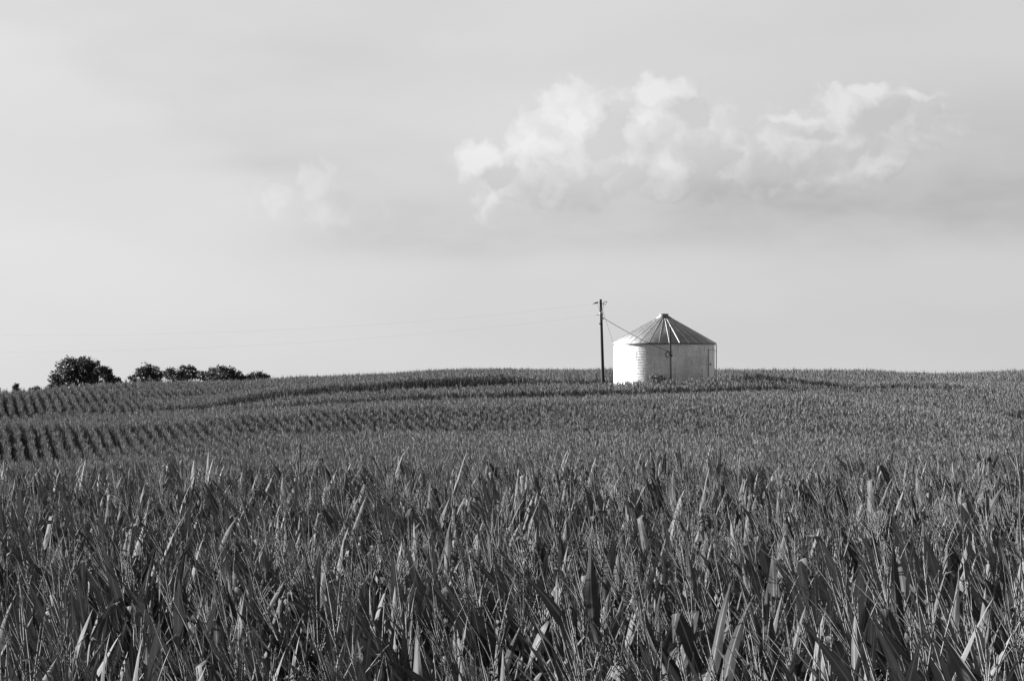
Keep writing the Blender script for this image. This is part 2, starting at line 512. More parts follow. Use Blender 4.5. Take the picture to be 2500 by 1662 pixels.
def build_bin():
    root = empty('grain_bin', (BX, BIN_D, BIN_Z), 'round galvanised steel grain bin with corrugated wall and ribbed cone roof', 'grain bin')
    w = MB()
    pitch, amp = 0.14, 0.008
    n = int(WALL_H / pitch)
    prof = []
    for i in range(n * 6 + 1):
        z = WALL_H * i / (n * 6)
        prof.append((BIN_R + amp * math.cos(2 * math.pi * i / 6), z))
    w.lathe(prof, 110)
    wall = w.obj('wall', M_WALL, root)
    # bolted vertical sheet seams, staggered from ring to ring
    sm = MB()
    rings = 7
    hr = WALL_H / rings
    for k in range(rings):
        for j in range(10):
            a = 2 * math.pi * (j + 0.37 * k + 0.12) / 10
            aw = 0.02 / BIN_R
            sm.lathe([(BIN_R + amp + 0.004, k * hr + 0.02), (BIN_R + amp + 0.004, (k + 1) * hr - 0.02)], 2, 0, a - aw, a + aw)
            for q in range(8):
                z = k * hr + hr * (q + 0.5) / 8
                sm.box(((BIN_R + amp + 0.01) * math.sin(a), -(BIN_R + amp + 0.01) * math.cos(a), z), (0.018, 0.018, 0.018))
    sm.obj('bolt_seams', M_FRAME, wall)
    # roof
    re = BIN_R + 0.09
    rise = (837 - 777) / F * BIN_D          # up to the collar of the cap
    rt = 0.72
    rb = MB()
    r = MB()
    r.lathe([(re, -0.16), (re, 0.0), (re * 0.5 + rt * 0.5, rise * 0.5), (rt, rise)], 96)
    r.lathe([(BIN_R - 0.05, -0.12), (re, -0.16)], 96)
    NR = 32
    for j in range(NR):
        a = 2 * math.pi * j / NR + R(1.8)
        ca, sa = math.cos(a), math.sin(a)
        def P(rad, z, off, up):
            return (rad * sa + off * ca, -rad * ca + off * sa, z + up)
        h, hw = 0.04, 0.018
        A = [P(re + 0.03, -0.02, -hw, 0), P(re + 0.03, -0.02, -hw * .55, h), P(re + 0.03, -0.02, hw * .55, h), P(re + 0.03, -0.02, hw, 0)]
        B = [P(rt + 0.02, rise - 0.01, -hw, 0), P(rt + 0.02, rise - 0.01, -hw * .55, h), P(rt + 0.02, rise - 0.01, hw * .55, h), P(rt + 0.02, rise - 0.01, hw, 0)]
        rb.quad_strip([A, B], False, 0, smooth=False)
        rb.poly(A)
    roof = r.obj('roof', M_ROOF, root)
    rb.obj('rib', M_RIB, roof)
    roof.location = (0, 0, WALL_H)
    c = MB()
    rc = 0.40
    top = (837 - 769) / F * BIN_D
    c.lathe([(rt + 0.06, rise - 0.04), (rt + 0.04, rise + 0.03), (rc, top - 0.04), (rc, top + 0.05), (rc + 0.03, top + 0.06), (rc + 0.03, top + 0.11), (0.02, top + 0.13)], 40)
    cap = c.obj('roof_cap', M_CAP, root); cap.location = (0, 0, WALL_H)
    e = MB()
    e.lathe([(re + 0.012, -0.17), (re + 0.03, -0.1), (re + 0.012, -0.03)], 96)
    eo = e.obj('eave_ring', M_TRIM, root); eo.location = (0, 0, WALL_H)
    # door, seen edge-on near the right-hand side
    a = R(66)
    d = MB()
    wd, hd, zb = 0.17, 2.5, WALL_H - 0.62 - 2.55
    rr = BIN_R + 0.035
    d.lathe([(rr, zb), (rr, zb + hd)], 6, 0, a - wd, a + wd)
    d.lathe([(BIN_R, zb + hd), (rr, zb + hd)], 6, 0, a - wd, a + wd)
    dr = d.obj('door', M_WALL, root)
    fr = MB()
    for q in (a - wd, a + wd):
        fr.box(((BIN_R + 0.025) * math.sin(q), -(BIN_R + 0.025) * math.cos(q), zb + hd / 2), (0.035, 0.05, hd + 0.14), 0, Matrix.Rotation(q, 3, 'Z'))
    fr.lathe([(BIN_R + 0.06, zb + hd), (BIN_R + 0.06, zb + hd + 0.07)], 6, 0, a - wd, a + wd)
    fr.obj('door_frame', M_FRAME, dr)
    hn = MB(); q = a - wd * 0.6
    hn.box(((BIN_R + 0.08) * math.sin(q), -(BIN_R + 0.08) * math.cos(q), zb + 1.2), (0.05, 0.06, 0.2), 0, Matrix.Rotation(q, 3, 'Z'))
    hn.obj('door_handle', M_DARK, dr)
    # ladder down the right-hand side
    l = MB()
    a = R(92)
    ur = Vector((math.sin(a), -math.cos(a), 0)); ut = Vector((math.cos(a), math.sin(a), 0))
    for s in (-0.2, 0.2):
        pts = [ur * (BIN_R + 0.02) + ut * s + Vector((0, 0, WALL_H + 0.06)), ur * (BIN_R + 0.13) + ut * s + Vector((0, 0, WALL_H + 0.02)),
               ur * (BIN_R + 0.19) + ut * s + Vector((0, 0, WALL_H - 0.12)), ur * (BIN_R + 0.2) + ut * s + Vector((0, 0, WALL_H - 0.4)), ur * (BIN_R + 0.2) + ut * s + Vector((0, 0, 0.4))]
        l.tube(pts, 0.024, 6)
    for k in range(int((WALL_H - 0.8) / 0.3)):
        z = 0.5 + 0.3 * k
        l.tube([ur * (BIN_R + 0.2) - ut * 0.2 + Vector((0, 0, z)), ur * (BIN_R + 0.2) + ut * 0.2 + Vector((0, 0, z))], 0.012, 5)
    for z in (0.9, 2.6, WALL_H - 0.75):
        for s in (-0.2, 0.2):
            l.tube([ur * (BIN_R - 0.01) + ut * s + Vector((0, 0, z)), ur * (BIN_R + 0.2) + ut * s + Vector((0, 0, z))], 0.018, 5)
    l.obj('ladder', M_PALE, root)
    # fan housing low on the right side
    fn = MB()
    a = R(74)
    fn.box(((BIN_R + 0.16) * math.sin(a), -(BIN_R + 0.16) * math.cos(a), 1.55), (0.5, 0.34, 0.7), 0, Matrix.Rotation(a, 3, 'Z'))
    fn.obj('control_box', M_SEAM, root)
    b = MB()
    b.lathe([(BIN_R + 0.22, -0.3), (BIN_R + 0.22, 0.0), (BIN_R - 0.1, 0.03)], 64)
    b.obj('base', mat('concrete', simple(0.25, 0.36, 3, 0.9, 0, 0.2)), root)


build_bin()

# ------------------------------------------------------------------ poles and wires
M_WOOD = mat('pole_wood', simple(0.022, 0.05, 3.0, 0.85, 0, 0.2, (6, 6, 0.5)))
M_XFMR = mat('transformer_paint', simple(0.20, 0.28, 4, 0.5, 0.1, 0.4))
M_WIRE = mat('wire', simple(0.06, 0.1, 3, 0.6, 0.3, 0.3))
M_DWIRE = mat('cable_sheath', simple(0.015, 0.03, 3, 0.7, 0, 0.3))


def build_poles():
    D = 196.0
    top = at(1466.5, 730.5, D); foot = at(1472.5, 935, D)
    gz = float(ground_z(foot.x, D))
    slope = (foot - top) / (top.z - foot.z)
    foot = top + slope * (top.z - gz + 0.1)
    root = empty('utility_pole', (foot.x, foot.y, gz), 'tall dark wooden utility pole with a transformer, standing left of the bin', 'utility pole')
    inv = -Vector((foot.x, foot.y, gz))
    b = MB()
    n = 9
    b.tube([foot.lerp(top, i / n) + inv for i in range(n + 1)], [0.165 - 0.055 * i / n for i in range(n + 1)], 14)
    b.obj('pole', M_WOOD, root)
    def ap(px, py, dy=0.0):
        return at(px, py, D + dy) + inv
    def axis(py):
        t = (py - 730.5) / (935 - 730.5)
        return 1466.5 + 6 * t
    # transformer can in front of the pole
    t = MB()
    c0 = ap(axis(771), 782, -0.30); hh = (782 - 765) / F * D
    t.lathe([(0.02, 0), (0.15, 0.0), (0.165, 0.03), (0.165, hh - 0.05), (0.175, hh - 0.04), (0.175, hh), (0.13, hh + 0.06), (0.02, hh + 0.08)], 24, c=tuple(c0))
    tr = t.obj('transformer', M_XFMR, root)
    bs = MB()
    for s in (-0.08, 0.08):
        q = Vector(c0) + Vector((s, 0, hh + 0.05))
        bs.tube([q, q + Vector((s * .3, 0, .1)), q + Vector((s * .6, 0, .24))], [.03, .045, .02], 8)
    bs.obj('bushing', M_XFMR, tr)
    br = MB()
    for py in (768, 779):
        br = MB()
        q = ap(axis(py), py, -0.08); br.box(q, (0.3, 0.16, 0.06))
        br.obj('mounting_bracket', M_DARK, root)
    # dead-end insulator with its hardware, left of the pole top
    i = MB()
    p0 = ap(axis(737), 737.3); p1 = ap(1459, 738.3); p2 = ap(1453, 740.0); p3 = ap(1447.5, 742.5)
    i.tube([p0, p1], 0.022, 6)
    for k in range(5):
        q = Vector(p1).lerp(p2, k / 4.0)
        i.tube([q + Vector((0.02, 0, 0)), q - Vector((0.02, 0, 0.004))], 0.075, 10)
    i.tube([p1, p2], 0.035, 8)
    i.tube([p2, p3], 0.028, 6)
    i.tube([p2, ap(1450, 738.4)], 0.02, 5)
    i.obj('dead_end_insulator', M_DARK, root)
    # fuse cutout bracket on the right
    c = MB()
    pts = [ap(axis(742), 741.5), ap(1472.8, 742)]
    c.tube(pts, 0.03, 6)
    c.tube([ap(1472.8, 742.5), ap(1475.5, 735.5), ap(1481.5, 736.8)], 0.032, 6)
    c.tube([ap(1473.0, 742.2), ap(1478.3, 743.8), ap(1480.6, 737.5)], 0.03, 6)
    c.tube([ap(1480.4, 738.5), ap(1482.2, 735.0)], 0.02, 5)
    c.obj('fuse_cutout', M_DARK, root)
    # jumper leads and a small bolt-on
    j = MB()
    j.tube([ap(1474, 742.5), ap(1472.3, 752), ap(1470.8, 760), ap(1468.5, 765)], 0.016, 5)
    j.tube([ap(1458, 739), ap(1462.5, 752), ap(1464.5, 764)], 0.012, 5)
    j.tube([ap(1456, 769.5), ap(1463, 768), ap(1466, 769)], 0.022, 5)
    j.obj('jumper_lead', M_DWIRE, root)
    for q, sz in ((ap(1464.2, 790, -0.1), (0.14, 0.12, 0.1)), (ap(1473.3, 777, -0.1), (0.16, 0.1, 0.1))):
        k = MB(); k.box(q, sz)
        k.obj('cable_clamp', M_DARK, root)

    # two long lines running off to the left
    def line(pts, d0, d1, rad, name, label):
        xs = [p[0] for p in pts]
        P = []
        for px in np.linspace(xs[0], xs[-1], 70):
            # smooth interpolation through the picture rows
            co = np.polyfit(xs, [p[1] for p in pts], 3)
            py = float(np.polyval(co, px))
            d = d0 + (d1 - d0) * (xs[0] - px) / xs[0]
            P.append(at(px, py, d))
        m = MB(); m.tube(P, rad, 6)
        o = m.obj(name, M_WIRE)
        tag(o, label, 'wire', 'power lines off the tall pole')
    line([(1447.5, 742), (900, 793), (636, 808), (276, 816), (0, 818), (-500, 806)], D, 232, 0.003, 'power_line', 'thin upper power line running left from the tall pole top')
    line([(1456, 769.5), (1007, 818), (604, 843), (265, 855), (0, 860), (-500, 856)], D, 232, 0.003, 'power_line', 'thin lower power line running left from beside the transformer')

    # short service pole in front of the bin
    D2 = 194.2
    t2 = at(1636.5, 797.5, D2); gx = at(1638, 930, D2).x
    g2 = float(ground_z(gx, D2))
    r2 = empty('service_pole', (gx, D2, g2), 'short dark pole with conduit and cable coil in front of the bin', 'service pole')
    iv = -Vector((gx, D2, g2))
    m = MB(); m.tube([Vector((gx, D2, g2 - 0.1)) + iv, t2 + iv], [0.085, 0.062], 12)
    m.obj('pole', M_WOOD, r2)
    def a2(px, py, dy=0.0): return at(px, py, D2 + dy) + iv
    m = MB()
    m.tube([Vector((gx - 0.13, D2 - .05, g2 + 0.3)) + iv, a2(1633.6, 866, -.05), a2(1633.4, 860, -.05), a2(1632.4, 858, -.05)], 0.03, 8)
    m.obj('conduit', M_DARK, r2)
    m = MB()
    cc = a2(1630.0, 865.5, -0.1)
    for rr in (0.19, 0.225):
        m.tube([cc + Vector((rr * math.cos(q), 0, rr * 1.15 * math.sin(q))) for q in np.linspace(0, 2 * math.pi, 21)], 0.017, 5, caps=False)
    m.obj('cable_coil', M_DWIRE, r2)
    for nm, q, sz in (('cross_bracket', a2(1637, 858.5, -0.09), (0.34, 0.1, 0.07)), ('junction_box', a2(1640, 868.0, -0.09), (0.12, 0.12, 0.22)), ('cable_clamp', a2(1638.3, 804, -0.07), (0.09, 0.07, 0.08))):
        m = MB(); m.box(q, sz)
        m.obj(nm, M_DARK, r2)

    def sag(A, B, s, rad, name, label, mt, cat='cable'):
        m = MB()
        m.tube([A.lerp(B, q) - Vector((0, 0, s * 4 * q * (1 - q))) for q in np.linspace(0, 1, 20)], rad, 6)
        tag(m.obj(name, mt), label, cat)
    sag(at(1474, 776.5, D - .1), at(1633, 858.5, D2 - .05), 0.16, 0.024, 'service_cable', 'dark service cable slanting from the tall pole to the short pole', M_DWIRE)
    gA = at(1471.5, 757, D); gB0 = at(1506.5, 868, D + 0.3)
    gdir = gB0 - gA
    end = gA + gdir * 1.0
    gg = float(ground_z(end.x, end.y))
    s = (gA.z - gg) / (gA.z - gB0.z)
    end = gA + gdir * s
    sag(gA, end, 0.0, 0.011, 'guy_wire', 'thin guy wire slanting from the tall pole past the bin edge', M_WIRE, 'wire')
    gA = at(1637.5, 806, D2); gB0 = at(1680, 872, D2 + 0.1)
    gdir = gB0 - gA
    gg = float(ground_z(gB0.x, gB0.y))
    sag(gA, gA + gdir * ((gA.z - gg) / (gA.z - gB0.z)), 0.0, 0.009, 'guy_wire', 'thin guy wire from the short pole across the bin wall', M_WIRE, 'wire')


build_poles()

# ------------------------------------------------------------------ trees on the skyline
M_BARK = mat('bark', simple(0.03, 0.07, 3, 0.9, 0, 0.1))


def tree_leaf(N):
    oi = N.n('ShaderNodeObjectInfo')
    c = N.smooth(obj_noise(N, 1.2, 4, 0.6), 0.3, 0.7, 0.045, 0.085)
    p = principled(N, c, 0.6, 0, 0.25)
    t = N.n('ShaderNodeBsdfTranslucent'); N.put(t.inputs[0], c)
    mx = N.n('ShaderNodeMixShader'); mx.inputs[0].default_value = 0.15
    N.put(mx.inputs[1], p.outputs[0]); N.put(mx.inputs[2], t.outputs[0])
    finish(N, mx.outputs[0])


M_TLEAF = mat('tree_leaf', tree_leaf)


def leaf_cloud(mb, lobes, n, size, r_):
    """lobes: (centre, radii); leaf-sized faces scattered in clumps over each lobe"""
    vol = np.array([l[1][0] * l[1][2] for l in lobes]); vol = vol / vol.sum()
    for (c, rad), fr in zip(lobes, vol):
        k = max(6, int(n * fr / 16))
        for _ in range(k):
            d = r_.normal(size=3); d /= np.linalg.norm(d)
            q = np.array(c) + d * np.array(rad) * (r_.random() ** 0.45)
            cs = 0.07 * max(rad) + 0.16
            for _ in range(16):
                p = q + r_.normal(size=3) * cs * np.array([1, 1, .7])
                a = r_.normal(size=3); a /= np.linalg.norm(a)
                b = np.cross(a, r_.normal(size=3)); b /= np.linalg.norm(b)
                s = size * (0.6 + 0.8 * r_.random())
                mb.poly([p - a * s, p + b * s * .5, p + a * s, p - b * s * .5])


def tree(px, d, w_px, top_py, lobes, label, n=2600, size=0.26, seed=1, name='tree', group='trees on the left skyline', cat='tree', forks=5):
    """lobes in picture-like units: (dx in px, py, rx px, ry px)"""
    r_ = np.random.default_rng(seed)
    s = d / F
    x = (px - 1250) * s
    gz = float(ground_z(x, d))
    root = empty(name, (x, d, gz), label, cat, group)
    L = []
    for (dx, py, rx, ry) in lobes:
        z = CAMZ - (py - HOR) * s - gz
        ex = r_.normal() * 0.25 * w_px * s * .5
        L.append(((dx * s, ex, z), (rx * s, (rx * .9) * s, ry * s)))
    cr = MB(); leaf_cloud(cr, L, n, size, r_)
    tk = MB()
    H = CAMZ - (top_py - HOR) * s - gz
    base = [(0, 0, -0.3), (0.05, 0, H * .12), (0.0, 0.05, H * .28)]
    tk.tube(base, [0.036 * H, 0.028 * H, 0.02 * H], 10)
    for (c, rad) in L:
        c = Vector(c); st = Vector(base[-1])
        mid = st.lerp(c, 0.5) + Vector(r_.normal(size=3)) * 0.2
        tk.tube([st, mid, c, c + Vector((r_.normal() * .1, 0, rad[2] * .3))], [0.013 * H, 0.008 * H, 0.005 * H, 0.002 * H], 7)
        for _ in range(forks):
            e = c + Vector(r_.normal(size=3)) * min(rad[0], rad[2]) * 0.3
            tk.tube([mid.lerp(c, .6), mid.lerp(e, .7), e], [0.008 * H, 0.005 * H, 0.002 * H], 5)
    tk.obj('trunk', M_BARK, root)
    cr.obj('crown', M_TLEAF, root)


TD = 430
tree(192, TD, 130, 870, [(-48, 900, 15, 16), (-50, 920, 15, 17), (-30, 888, 18, 16), (-30, 912, 20, 22), (-8, 884, 19, 14), (0, 905, 24, 20), (20, 884, 18, 14), (34, 890, 20, 18), (28, 908, 24, 20), (48, 905, 14, 14), (-6, 926, 24, 16), (-40, 936, 22, 14), (22, 928, 26, 16), (46, 924, 14, 16)],
     'largest and tallest broad leafy tree on the left skyline', 8500, 0.22, 3)
tree(262, TD + 6, 40, 897, [(-3, 903, 13, 9), (-1, 915, 15, 13), (4, 926, 15, 13), (2, 938, 20, 10), (24, 929, 12, 8), (32, 936, 14, 6)], 'narrow tree close against the right side of the largest tree', 3600, 0.2, 4)
tree(357, TD + 20, 80, 886, [(6, 895, 14, 11), (-8, 903, 15, 11), (18, 907, 16, 14), (-18, 911, 14, 12), (0, 917, 20, 13), (28, 920, 15, 13), (-33, 924, 12, 8), (0, 930, 40, 9)], 'pointed round-headed tree with sky gaps, second clump from the left', 3600, 0.2, 5)
tree(437, TD + 34, 85, 893, [(12, 900, 12, 9), (26, 904, 14, 11), (-16, 906, 15, 10), (2, 912, 20, 11), (-30, 913, 14, 11), (37, 912, 12, 11), (6, 924, 42, 11)], 'flat-topped spreading tree between the pointed tree and the dome-shaped tree', 4000, 0.2, 6)
tree(541, TD + 40, 110, 895, [(4, 901, 16, 9), (-14, 905, 18, 10), (20, 907, 18, 11), (-32, 913, 19, 11), (37, 915, 18, 11), (0, 916, 40, 12), (-48, 920, 15, 9), (50, 922, 13, 7), (0, 926, 56, 8)], 'low dome-shaped dense tree, second from the right in the skyline row', 5500, 0.2, 7)
tree(631, TD + 40, 60, 909, [(2, 914, 14, 6), (-12, 918, 15, 7), (16, 919, 13, 7), (-30, 923, 14, 6), (0, 926, 34, 7)], 'smallest rounded tree at the right end of the skyline row', 3400, 0.2, 8)
tree(40, TD + 10, 16, 935, [(1, 939, 4, 5), (-2, 946, 6, 6), (1, 954, 8, 8)], 'tiny upright tree alone at the far left skyline', 900, 0.18, 9)
tree(-4, TD + 10, 16, 943, [(0, 950, 8, 7), (-6, 957, 10, 8)], 'dark tree top cut by the left edge of the skyline', 900, 0.18, 10)
tree(88, TD + 15, 24, 942, [(0, 948, 8, 5), (-6, 954, 14, 7)], 'low pale bush left of the largest tree', 900, 0.18, 11, name='bush', cat='bush')
tree(134, TD + 4, 24, 932, [(0, 938, 10, 6), (-6, 946, 16, 8)], 'low dark bush under the left side of the largest tree', 1200, 0.18, 12, name='bush', cat='bush')
# bush against the bin
tree(1606, 194.6, 34, 919, [(-9, 925, 8, 5), (6, 924, 9, 6), (0, 930, 16, 7), (10, 934, 14, 9), (-8, 936, 14, 9), (0, 948, 16, 14)], 'small dark leafy bush growing at the foot of the bin', 1500, 0.10, 13, name='bush', group=None, cat='bush', forks=1)

# ------------------------------------------------------------------ corn plants


def leaf(mb, z0, phi, L, Wd, inc, bend, fold, wave, r_, nseg=9, cross=4, mi=0, kink=None, x0=(0, 0)):
    dirv = Vector((math.cos(phi), math.sin(phi), 0)); side = Vector((-math.sin(phi), math.cos(phi), 0))
    p = Vector((x0[0], x0[1], z0)) + dirv * 0.012
    rings = []
    tw = r_.normal() * 0.35
    ph = r_.random() * 6.28
    drift = r_.normal() * 0.25
    for i in range(nseg + 1):
        t = i / nseg
        a = inc + bend * t * t
        if kink and t > kink[0]: a += kink[1] * min(1, (t - kink[0]) / 0.12)
        tang = (dirv * math.sin(a) + Vector((0, 0, 1)) * math.cos(a) + side * drift * t * .5).normalized()
        nrm = side.cross(tang).normalized()
        sd_ = tang.cross(nrm).normalized()
        q = tw * t
        s2 = sd_ * math.cos(q) + nrm * math.sin(q); n2 = nrm * math.cos(q) - sd_ * math.sin(q)
        if t < 0.35: w = Wd * (0.5 + 0.5 * math.sin(t / 0.35 * math.pi / 2))
        else: w = Wd * (1 - ((t - 0.35) / 0.65) ** 1.5)
        w = max(w, 0.0015)
        ring = []
        for j in range(cross + 1):
            u = 2.0 * j / cross - 1
            f = fold * (1 - 0.4 * t)
            off = -s2 * (u * w / 2 * math.cos(f)) + n2 * (abs(u) * w / 2 * math.sin(f))
            off += n2 * (wave * w * abs(u) * math.sin(ph + t * 11 + (1.5 if u > 0 else 0)))
            ring.append(p + off)
        rings.append(ring)
        p = p + tang * (L / nseg)
    mb.quad_strip(rings, False, mi)


def tassel(mb, z0, r_, nb, L, detail):
    def spike(a, phi, l, z, rad):
        d = Vector((math.sin(a) * math.cos(phi), math.sin(a) * math.sin(phi), math.cos(a)))
        cv = Vector((math.cos(phi), math.sin(phi), 0)) * r_.normal() * 0.04
        pts = [Vector((0, 0, z)) + d * (l * t) + cv * t * t for t in (0, .35, .7, 1)]
        if detail:
            mb.tube(pts, [rad, rad, rad * .9, rad * .4], 3, caps=False)
            for k in range(int(l / 0.02)):
                t = 0.2 + 0.8 * r_.random()
                c = Vector((0, 0, z)) + d * (l * t) + cv * t * t
                ang = r_.random() * 6.28
                o = Vector((math.cos(ang), math.sin(ang), 0.0))
                e = c + o * 0.005 + d * 0.013
                s = d.cross(o).normalized() * 0.0028
                mb.poly([c, c + o * .005 + s, e, c + o * .005 - s])
        else:
            o = d.cross(Vector((r_.normal(), r_.normal(), 0.1))).normalized() * rad
            mb.quad_strip([[pts[0] - o, pts[0] + o], [pts[2] - o, pts[2] + o], [pts[3] - o * .3, pts[3] + o * .3]])
    rad = 0.0042 if detail else 0.011
    spike(0.04, r_.random() * 6.28, L * (1 + 0.45 * r_.random()), z0, rad * 1.15)
    for k in range(nb):
        spike(0.15 + 0.42 * r_.random(), r_.random() * 6.28, L * (0.5 + 0.35 * r_.random()), z0 + 0.02 + 0.08 * r_.random(), rad)


def corn(seed, detail, few=False):
    """returns stalk, foliage, tassel builders; a full plant about 2.3 m tall"""
    r_ = np.random.default_rng(seed)
    st, fo, ta = MB(), MB(), MB()
    zt = 1.88 + r_.normal() * 0.04
    if detail:
        pts = [(0, 0, 0)]; rad = [0.014]
        nn = 9
        for i in range(1, nn + 1):
            z = zt * i / nn
            pts.append((r_.normal() * 0.006, r_.normal() * 0.006, z)); rad.append(0.014 - 0.0085 * i / nn)
        pts.append((0, 0, zt + 0.12)); rad.append(0.0045)
        st.tube(pts, rad, 7)
        for i in range(3, nn):
            st.tube([(pts[i][0], pts[i][1], pts[i][2] - .008), (pts[i][0], pts[i][1], pts[i][2] + .008)], rad[i] * 1.25, 7, caps=False)
    else:
        st.tube([(0, 0, 0.4), (0, 0, zt + .05)], [0.014, 0.006], 3, caps=False)
    nl = 8 if detail else 10
    plane = r_.normal() * 0.3
    for i in range(nl):
        t = i / (nl - 1)
        zl = 0.50 if detail else 0.30
        z = zl + (zt - zl - 0.10) * t ** 0.9
        phi = plane + math.pi * (i % 2) + r_.normal() * 0.5
        L = (0.98 - 0.40 * max(0, t - 0.45) / 0.55) * (0.85 + 0.3 * r_.random())
        Wd = (0.136 - 0.052 * max(0, t - 0.45) / 0.55) * (0.85 + 0.3 * r_.random())
        inc = (0.66 - 0.26 * t) * (0.7 + 0.6 * r_.random())
        bend = abs(r_.normal()) * 0.26 + 0.05
        if t < 0.5: bend += 0.5 * r_.random()
        kink = None
        if r_.random() < 0.12: kink = (0.45 + 0.3 * r_.random(), 1.6 + r_.random())
        dry = r_.random() < (0.05 if detail else 0.03)
        if detail: leaf(fo, z, phi, L, Wd * (0.6 if dry else 1), inc, bend, 0.06 + 0.32 * r_.random(), 0.08, r_, 10, 4, 1 if dry else 0, kink)
        else: leaf(fo, z, phi, L * .85, Wd * 0.55, inc * .85, bend, 0.3, 0, r_, 3, 2, 1 if dry else 0, kink)
    tassel(ta, zt + 0.05, r_, (int(3 + 4 * r_.random()) if few else int(9 + 6 * r_.random())) if detail else 15, 0.34 + 0.16 * r_.random(), detail)
    return st, fo, ta


NV, NVL = 14, 7
LEAFM = [M_LEAF, M_DRY]
HI = []
for k in range(NV):
    st, fo, ta = corn(100 + k, True, k < NV // 2)
    HI.append((st.mesh('stalk', M_STALK), fo.mesh('foliage', LEAFM), ta.mesh('tassel', M_TASSEL), st, fo, ta))
LO = [corn(300 + k, False) for k in range(NVL)]



def lean_rot(spin, lx, ly):
    """spin about the stem first, then lean"""
    out = np.zeros((len(spin), 3))
    for i in range(len(spin)):
        m = Matrix.Rotation(ly[i], 3, 'Y') @ Matrix.Rotation(lx[i], 3, 'X') @ Matrix.Rotation(spin[i], 3, 'Z')
        out[i] = m.to_euler('XYZ')
    return out


plib = bpy.data.collections.new('corn_sources')     # not linked to the scene: only a source of shapes


def whole(parts, name, mats):
    m = MB()
    m.add(parts[0], 2); m.add(parts[1]); m.add(parts[2], 3)
    o = bpy.data.objects.new(name, m.mesh(name, mats))
    plib.objects.link(o)


for k in range(NV): whole(HI[k][3:], 'a_corn_%02d' % k, [M_LEAF, M_DRY, M_STALK, M_TASSEL])
for k in range(NVL): whole(LO[k], 'b_corn_%02d' % k, [M_FLEAF, M_DRY, M_STALK, M_FTASSEL])


def rows(az, sp_row, sp_pl, box, jit, r_):
    """plant positions on straight rows pointing az from +Y inside box (x0,x1,y0,y1)"""
    c, s = math.cos(az), math.sin(az)
    cx, cy = (box[0] + box[1]) / 2, (box[2] + box[3]) / 2
    rad = math.hypot(box[1] - box[0], box[3] - box[2]) / 2
    i = np.arange(-int(rad / sp_row), int(rad / sp_row) + 1)
    j = np.arange(-int(rad / sp_pl), int(rad / sp_pl) + 1)
    I, J = np.meshgrid(i, j)
    a = I.ravel() * sp_row + r_.normal(size=I.size) * jit * .6
    b = J.ravel() * sp_pl + (r_.random(I.size) - .5) * sp_pl * .9
    x = cx + a * c + b * s
    y = cy - a * s + b * c
    k = (x > box[0]) & (x < box[1]) & (y > box[2]) & (y < box[3])
    return x[k], y[k]


# foreground block
fx, fy = rows(R(-62), 0.76, 0.205, (-16, 16, 8.6, 47), 0.09, rng)
keep = np.abs(fx) < fy * 0.236 * 1.12 + 3.0
fx, fy = fx[keep], fy[keep]
ridge = 34.5 + 2.0 * np.sin(fx * 0.35) + 1.2 * np.sin(fx * 0.9 + 1)
keep = fy < ridge + 4
fx, fy = fx[keep], fy[keep]
fz = ground_z(fx, fy)
nf = len(fx)
f_h = np.clip(1.0 + rng.normal(size=nf) * 0.055 + 0.03 * wob(fx * 3, fy * 3), 0.82, 1.16)
f_rot = lean_rot(rng.random(nf) * 2 * math.pi, rng.normal(size=nf) * 0.08, -0.26 + rng.normal(size=nf) * 0.13)
f_idx = rng.integers(0, NV // 2, nf) + np.where(rng.random(nf) < np.clip((fy - 11) / 9, 0.08, 0.92), NV // 2, 0)
# the 300 nearest plants that stand in the picture are things of their own
seen = np.abs(fx) < fy * 0.236 + 0.15
order = np.argsort(np.where(seen & (fy > 9.4), fy, 999))
ind = order[:300]
# one plant stands well above the rest at the right
fpx = fx[ind] / fy[ind] * F + 1250
tall = ind[np.argmin(np.abs(fpx - 2460) / 60 + np.abs(fy[ind] - 14.2) * 0.8)]
f_h[tall] = 1.02
f_rot[tall] = (0.0, 0.03, 1.0)
protos = {}
LABEL = 'tall corn plant with long pointed leaves and thin tassel in the nearest rows'
for q in ind:
    v = int(f_idx[q])
    loc = (float(fx[q]), float(fy[q]), float(fz[q]))
    if v not in protos:
        root = empty('corn_plant', loc, LABEL, 'corn plant', 'nearest corn plants in the foreground')
        for nm, me in (('stalk', HI[v][0]), ('foliage', HI[v][1]), ('tassel', HI[v][2])):
            o = bpy.data.objects.new(nm, me); COL.objects.link(o); o.parent = root
        protos[v] = root
        kids = None
    else:
        src = protos[v]
        root = src.copy(); COL.objects.link(root); root.location = loc
        for ch in list(src.children):
            c = ch.copy(); COL.objects.link(c); c.parent = root
    root.rotation_euler = tuple(float(a) for a in f_rot[q])
    h = float(f_h[q]); root.scale = (h, h, h)
    if q == tall: root['label'] = 'tallest corn plant, its thin tassel rising above all others at the right edge'
    if q == tall:
        for c in root.children:
            if not c.name.startswith('foliage'): c.scale = (1, 1, 1.32)
    elif root['label'] != LABEL: root['label'] = LABEL
rest = np.ones(nf, bool); rest[ind] = False
rest &= ~((fy < 9.4) & (np.abs(fx) < fy * 0.236 + 0.15) & (fy < 8.6))

